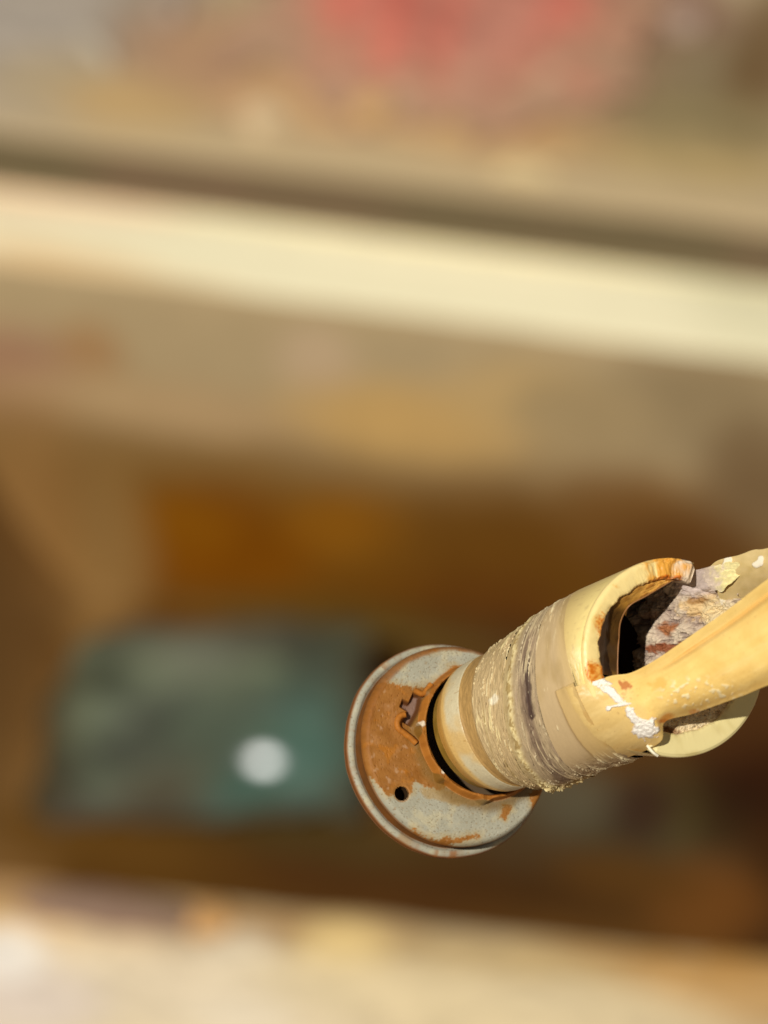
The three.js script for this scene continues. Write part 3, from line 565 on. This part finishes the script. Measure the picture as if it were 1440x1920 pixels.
{ // loose tape ends at the lower edge
  const tubes = [];
  for (const [pts, r, c] of [
    [[[1214, 1398, 60], [1220, 1406, 61], [1226, 1412, 61], [1233, 1417, 60]], 0.55, [244, 236, 206]],
    [[[1217, 1400, 60], [1222, 1398, 60], [1228, 1394, 61]], 0.45, [238, 222, 170]],
    ]) {
    const crv = new THREE.CatmullRomCurve3(pts.map((p) => V3(...at(...p)).multiplyScalar(0.001)));
    const g = new THREE.TubeGeometry(crv, 24, r * 0.001, 7); tubes.push(paint(g, () => C(...c)));
  }
  tubes.forEach((g) => add('tape_end', g, mTape, rootP));
}

// ------------------------------------------------------------------ flange
const flange = new THREE.Group(); flange.name = 'flange'; flange.userData.label = 'round two step metal flange, grey paint and orange rust'; rootP.add(flange);
const FN = V3(0.38, 0.22, 0.9).normalize(), F2 = V3(1, 0, 0).addScaledVector(FN, -FN.x).normalize(), F1 = FN.clone().cross(F2).normalize();
const FC = V3(...at(862, 1396, -4));
const onPlate = (a, b, h) => [FC.x + a * F2.x + b * F1.x + h * FN.x, FC.y + a * F2.y + b * F1.y + h * FN.y, FC.z + a * F2.z + b * F1.z + h * FN.z];
function plateUV(px, py) { // picture spot to plate plane
  const o = V3(...at(px, py, 0)), e = V3(...at(px, py, 40)).sub(o).normalize(), t = FC.clone().sub(o).dot(FN) / e.dot(FN), p = o.addScaledVector(e, t).sub(FC);
  return [p.dot(F2), p.dot(F1)];
}
const [HX, HY] = plateUV(905, 1373), HR = 24.4, PR = 38.3;
const screws = [plateUV(755, 1487)];
const slot = [[752, 1324], [757, 1311], [769, 1316], [777, 1299], [793, 1304], [787, 1332], [772, 1361], [757, 1352], [766, 1333]].map(([x, y]) => plateUV(x, y));
function segD(p, a, b) { const x = b[0] - a[0], y = b[1] - a[1], t = clamp(((p[0] - a[0]) * x + (p[1] - a[1]) * y) / (x * x + y * y)); return Math.hypot(p[0] - a[0] - t * x, p[1] - a[1] - t * y); }
function polyD(p, q) { let d = 1e9, ins = false; for (let i = 0, j = q.length - 1; i < q.length; j = i++) { d = Math.min(d, segD(p, q[i], q[j])); if ((q[i][1] > p[1]) !== (q[j][1] > p[1]) && p[0] < (q[j][0] - q[i][0]) * (p[1] - q[i][1]) / (q[j][1] - q[i][1]) + q[i][0]) ins = !ins; } return ins ? -d : d; }
const uvs = (l) => l.map(([x, y]) => plateUV(x, y));
const rustArea = uvs([[664, 1330], [690, 1286], [722, 1278], [758, 1284], [800, 1288], [838, 1262], [842, 1248], [856, 1250], [866, 1282], [900, 1270], [960, 1300], [960, 1490], [880, 1486], [800, 1476], [782, 1462], [772, 1486], [728, 1492], [702, 1462], [676, 1420]]);
const rustTop = uvs([[700, 1262], [740, 1226], [800, 1204], [880, 1196], [940, 1204], [940, 1212], [880, 1206], [836, 1210], [812, 1218], [780, 1216], [740, 1240], [716, 1264]]);
const rustLow = uvs([[780, 1552], [796, 1566], [818, 1572], [856, 1570], [902, 1562], [900, 1570], [858, 1580], [846, 1590], [812, 1586], [804, 1576], [784, 1562]]);
const rustR = uvs([[944, 1506], [962, 1508], [950, 1536], [940, 1530]]), rustE = uvs([[1000, 1480], [1024, 1478], [1018, 1500], [1002, 1516], [994, 1500]]);
const lobes = (an) => [2.62, 3.2, 3.95, 4.7].reduce((m, q) => Math.max(m, Math.exp(-(((an - q) / 0.09) ** 2))), 0);   // small lugs round the lip
const pale = uvs([[784, 1361], [824, 1450]]);  // highlights on the lip, painted as pale spots
const brownish = uvs([[790, 1478], [830, 1478], [880, 1496], [960, 1492], [900, 1510], [850, 1506], [800, 1494]]);
function plateTone(a, b, rim) {
  const p = [a, b], n = fbm(a * 0.28, b * 0.28, 3, 4) * 2.6 + fbm(a * 1.1, b * 1.1, 5, 3) * 1.6;
  let c = mix(C(160, 155, 132), C(176, 172, 150), 0.5 + fbm(a * 0.1, b * 0.1, 6));
  c = mix(c, C(196, 184, 146), ss(0.05, 0.35, fbm(a * 0.12 + 4, b * 0.12, 8)) * 0.6);
  const spk = fbm(a * 1.5, b * 1.5, 11, 2); c = mix(c, C(104, 84, 60), ss(0.3, 0.42, spk) * 0.85);
  const spb = fbm(a * 0.8, b * 0.8, 21, 2); c = mix(c, C(150, 124, 84), ss(0.3, 0.42, spb) * 0.5);
  const r = Math.max(-polyD(p, rustArea), -polyD(p, rustTop) + 0.2, -polyD(p, rustLow) + 0.1, -polyD(p, rustR) * 1.2 - 0.1, -polyD(p, rustE)) + n * 0.8;
  let rc = mix(C(142, 90, 32), C(166, 112, 52), 0.5 + fbm(a * 0.2, b * 0.2, 13));
  rc = mix(rc, C(178, 126, 74), ss(0.1, 0.4, fbm(a * 0.13 + 8, b * 0.13, 17)) * 0.55);
  rc = mix(rc, C(130, 76, 22), ss(0.15, 0.45, fbm(a * 1.2, b * 1.2, 19, 3)) * 0.6); rc = mix(rc, C(190, 150, 110), ss(0.22, 0.4, fbm(a * 0.3 + 2, b * 0.3, 37, 4)) * 0.6); rc = mix(rc, C(184, 112, 20), ss(0.1, 0.35, fbm(a * 0.16 - 5, b * 0.16, 41, 3)) * 0.5);
  c = mix(c, C(176, 150, 96), ss(-3.0, 0.1, r) * 0.5);
  c = mix(c, C(170, 140, 88), ss(-0.8, 0.5, -polyD(p, brownish) + n * 0.5) * 0.7);
  c = mix(c, rc, ss(-0.35, 0.55, r + 0.8 * fbm(a * 2.2, b * 2.2, 45, 2))); c = mix(c, C(120, 84, 40), ss(0.34, 0.46, fbm(a * 0.7, b * 0.7, 47, 3)) * 0.6);
  if (rim !== undefined) c = mix(c, mix(C(150, 92, 32), C(128, 80, 30), 0.5 + fbm(a * 0.6, b * 0.6, 53)), rim);
  return c;
}
// face plate: from the hole outward, with a raised lip round the hole and a rolled outer edge
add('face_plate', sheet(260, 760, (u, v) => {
  const an = v * 2 * Math.PI, cx = Math.cos(an), cy = Math.sin(an);
  const hole = [HX + HR * cx, HY + HR * cy];
  const B = HX * cx + HY * cy, L = -B + Math.sqrt(B * B - HX * HX - HY * HY + PR * PR), wob = 0.25 * fbm(cx * 3, cy * 3, 2);
  let a, b, h, c;
  if (u < 0.16) { const t = u / 0.16; a = hole[0]; b = hole[1]; h = lerp(-12, 3.6, t); c = mix(C(40, 24, 10), C(160, 100, 36), ss(0.7, 1, t)); }
  else {
    const t = (u - 0.16) / 0.84, roll = 0.86, rr = t < roll ? lerp(HR, L - 2.2 + wob, t / roll) : L - 2.2 + wob + 2.2 * Math.sin((t - roll) / (1 - roll) * Math.PI * 0.5);
    a = HX + rr * cx; b = HY + rr * cy;
    const dh = rr - HR, lipH = (4.0 + 1.6 * fbm(cx * 4, cy * 4, 61, 4)) * (1 - ss(0.9, 2.1, dh - 1.6 * lobes(an))) * ss(-0.6, 0.5, dh);
    h = dh < 0.01 ? 3.6 : lipH;
    h += 0.9 * ss(6, 2, dh) - 0.9;                               // shallow shoulder round the lip
    if (t > roll) { const q = (t - roll) / (1 - roll) * Math.PI * 0.5; h -= 2.6 * (1 - Math.cos(q)) * 1.4; }
    const topEdge = ss(0.0, 0.5, cy - 0.35 * cx); c = plateTone(a, b, clamp(Math.max(0.8 * ss(0.955, 0.985, t), ss(0.80, 0.9, t + 0.05 * fbm(cx * 6, cy * 6, 51, 3)) * topEdge * 0.9)));
    if (dh < 3.4) c = mix(c, mix(C(178, 114, 42), C(150, 90, 28), 0.5 + fbm(cx * 9, cy * 9, 4)), ss(2.6, 1.8, dh));
    for (const q of pale) c = mix(c, C(240, 222, 190), (1 - ss(0.5, 1.2, Math.hypot(a - q[0], b - q[1]) * 0.8 + 1.6 * fbm(a * 0.7, b * 0.7, 9, 4))) * 0.9);
    if (dh > 2.2 && dh < 8) c = mix(c, C(116, 84, 28), ss(7.5, 3.5, dh + 2 * fbm(cx * 5, cy * 5, 31)) * 0.75 * ss(0.4, -0.2, cx * 0.5 + cy));  // shade on the lower outer slope of the lip, painted dark olive
    const sd = polyD([a, b], slot); h -= 2.6 * ss(0.5, -0.9, sd); c = mix(c, C(84, 46, 24), ss(0.5, -0.3, sd) * 0.85); c = mix(c, C(140, 112, 96), ss(-0.7, -1.4, sd) * 0.7);
    const scr = Math.hypot(a - screws[0][0], b - screws[0][1]); if (scr < 3.6) { h -= 0.3 * ss(3.6, 2.9, scr); c = mix(c, C(180, 124, 60), ss(3.6, 3.0, scr) * 0.6); }
    h -= 0.22 * ss(0.22, 0.42, fbm(a * 1.2, b * 1.2, 19, 3)) + 0.12 * ss(0.3, 0.42, fbm(a * 1.5, b * 1.5, 11, 2));
    h += 0.22 * fbm(a * 0.15, b * 0.15, 3) + 0.09 * fbm(a * 0.9, b * 0.9, 9, 3);
  }
  return [onPlate(a, b, h), c];
}, (u, v) => {
  if (u < 0.17) return true;
  const an = v * 2 * Math.PI, cx = Math.cos(an), cy = Math.sin(an), B = HX * cx + HY * cy, L = -B + Math.sqrt(B * B - HX * HX - HY * HY + PR * PR), t = (u - 0.16) / 0.84;
  const rr = t < 0.86 ? lerp(HR, L - 2.2, t / 0.86) : L;
  return Math.hypot(HX + rr * cx - screws[0][0], HY + rr * cy - screws[0][1]) > 2.75;
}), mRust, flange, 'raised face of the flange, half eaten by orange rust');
add('screw_hole', sheet(10, 48, (u, v) => { const q = v * 2 * Math.PI; return [onPlate(screws[0][0] + 2.85 * Math.cos(q), screws[0][1] + 2.85 * Math.sin(q), lerp(-0.95, -5, u)), C(58, 40, 22)]; }), mRust, flange);
// back plate with a rolled rim, behind the face
const BC = -12.6;
add('back_plate', sheet(120, 600, (u, v) => {
  const an = v * 2 * Math.PI, cx = Math.cos(an), cy = Math.sin(an), w = 0.5 * fbm(cx * 2.4, cy * 2.4, 7, 3);
  const prof = [[0.5, -1], [15, -1], [28, -0.6], [32, 0], [36, 0], [37.5, 0.5], [38.6, 1.3], [39.8, 1.2], [40.8, 0.2], [41, -1], [40.6, -2.4], [38.6, -3.2], [20, -3.2], [0.5, -3.2]];
  const q = spline(prof, u), r = q[0] + (q[0] > 34 ? w : 0), a = r * cx, b = r * cy;
  let c = plateTone(a * 1.0 + 60, b + 40);
  c = mix(c, C(158, 132, 98), ss(0.02, 0.3, fbm(cx * 5, cy * 5, 23)) * 0.8);
  c = mix(c, C(132, 76, 24), Math.max(ss(38.0, 36.8, q[0]), ss(40.2, 40.9, q[0])) * 0.9);
  c = mix(c, C(112, 66, 26), ss(0.6, 0.66, u) * 0.8);
  c = mix(c, C(84, 70, 50), ss(33, 31, Math.hypot(a - 0, b)) * ss(8, 11, Math.hypot(a - screws[0][0], b - screws[0][1])) * 0.9);
  c = mix(c, C(148, 92, 40), ss(0.1, 0.4, fbm(cx * 7 + 2, cy * 7, 29)) * ss(0.4, 0.5, u) * 0.8);
  return [onPlate(a, b, q[1] + BC), c];
}), mRust, flange, 'grey worn back plate with a rolled rim');
{ // wall of the step between the two plates
  add('step_wall', sheet(20, 300, (u, v) => { const an = v * 2 * Math.PI, r = 37.4 - 0.6 * Math.sin(u * Math.PI); return [onPlate(r * Math.cos(an), r * Math.sin(an), lerp(-3.4, BC + 0.4, u)), mix(C(120, 72, 26), C(92, 58, 24), 0.5 + fbm(Math.cos(an) * 6, Math.sin(an) * 6, u * 2))]; }), mRust, flange);
}
{ // bent wire clip beside the hole
  const pts = uvs([[758, 1340], [750, 1343], [744, 1354], [746, 1366], [757, 1375], [771, 1386], [779, 1394]]);
  const crv = new THREE.CatmullRomCurve3(pts.map((p, i) => V3(...onPlate(p[0], p[1], 0.4)).multiplyScalar(0.001)));
  const pts2 = uvs([[776, 1296], [790, 1302], [800, 1292], [806, 1284]]);
  const crv2 = new THREE.CatmullRomCurve3(pts2.map((p) => V3(...onPlate(p[0], p[1], 1.2)).multiplyScalar(0.001)));
  const tone = (x, y, z) => mix(C(190, 118, 38), C(150, 90, 30), 0.5 + fbm(x * 900, y * 900, z * 900));
  add('clip', paint(new THREE.TubeGeometry(crv, 60, 0.0013, 5), tone), mRust, flange);
  add('clip', paint(new THREE.TubeGeometry(crv2, 40, 0.0012, 5), tone), mRust, flange);
}
renderer.render(scene, camera);
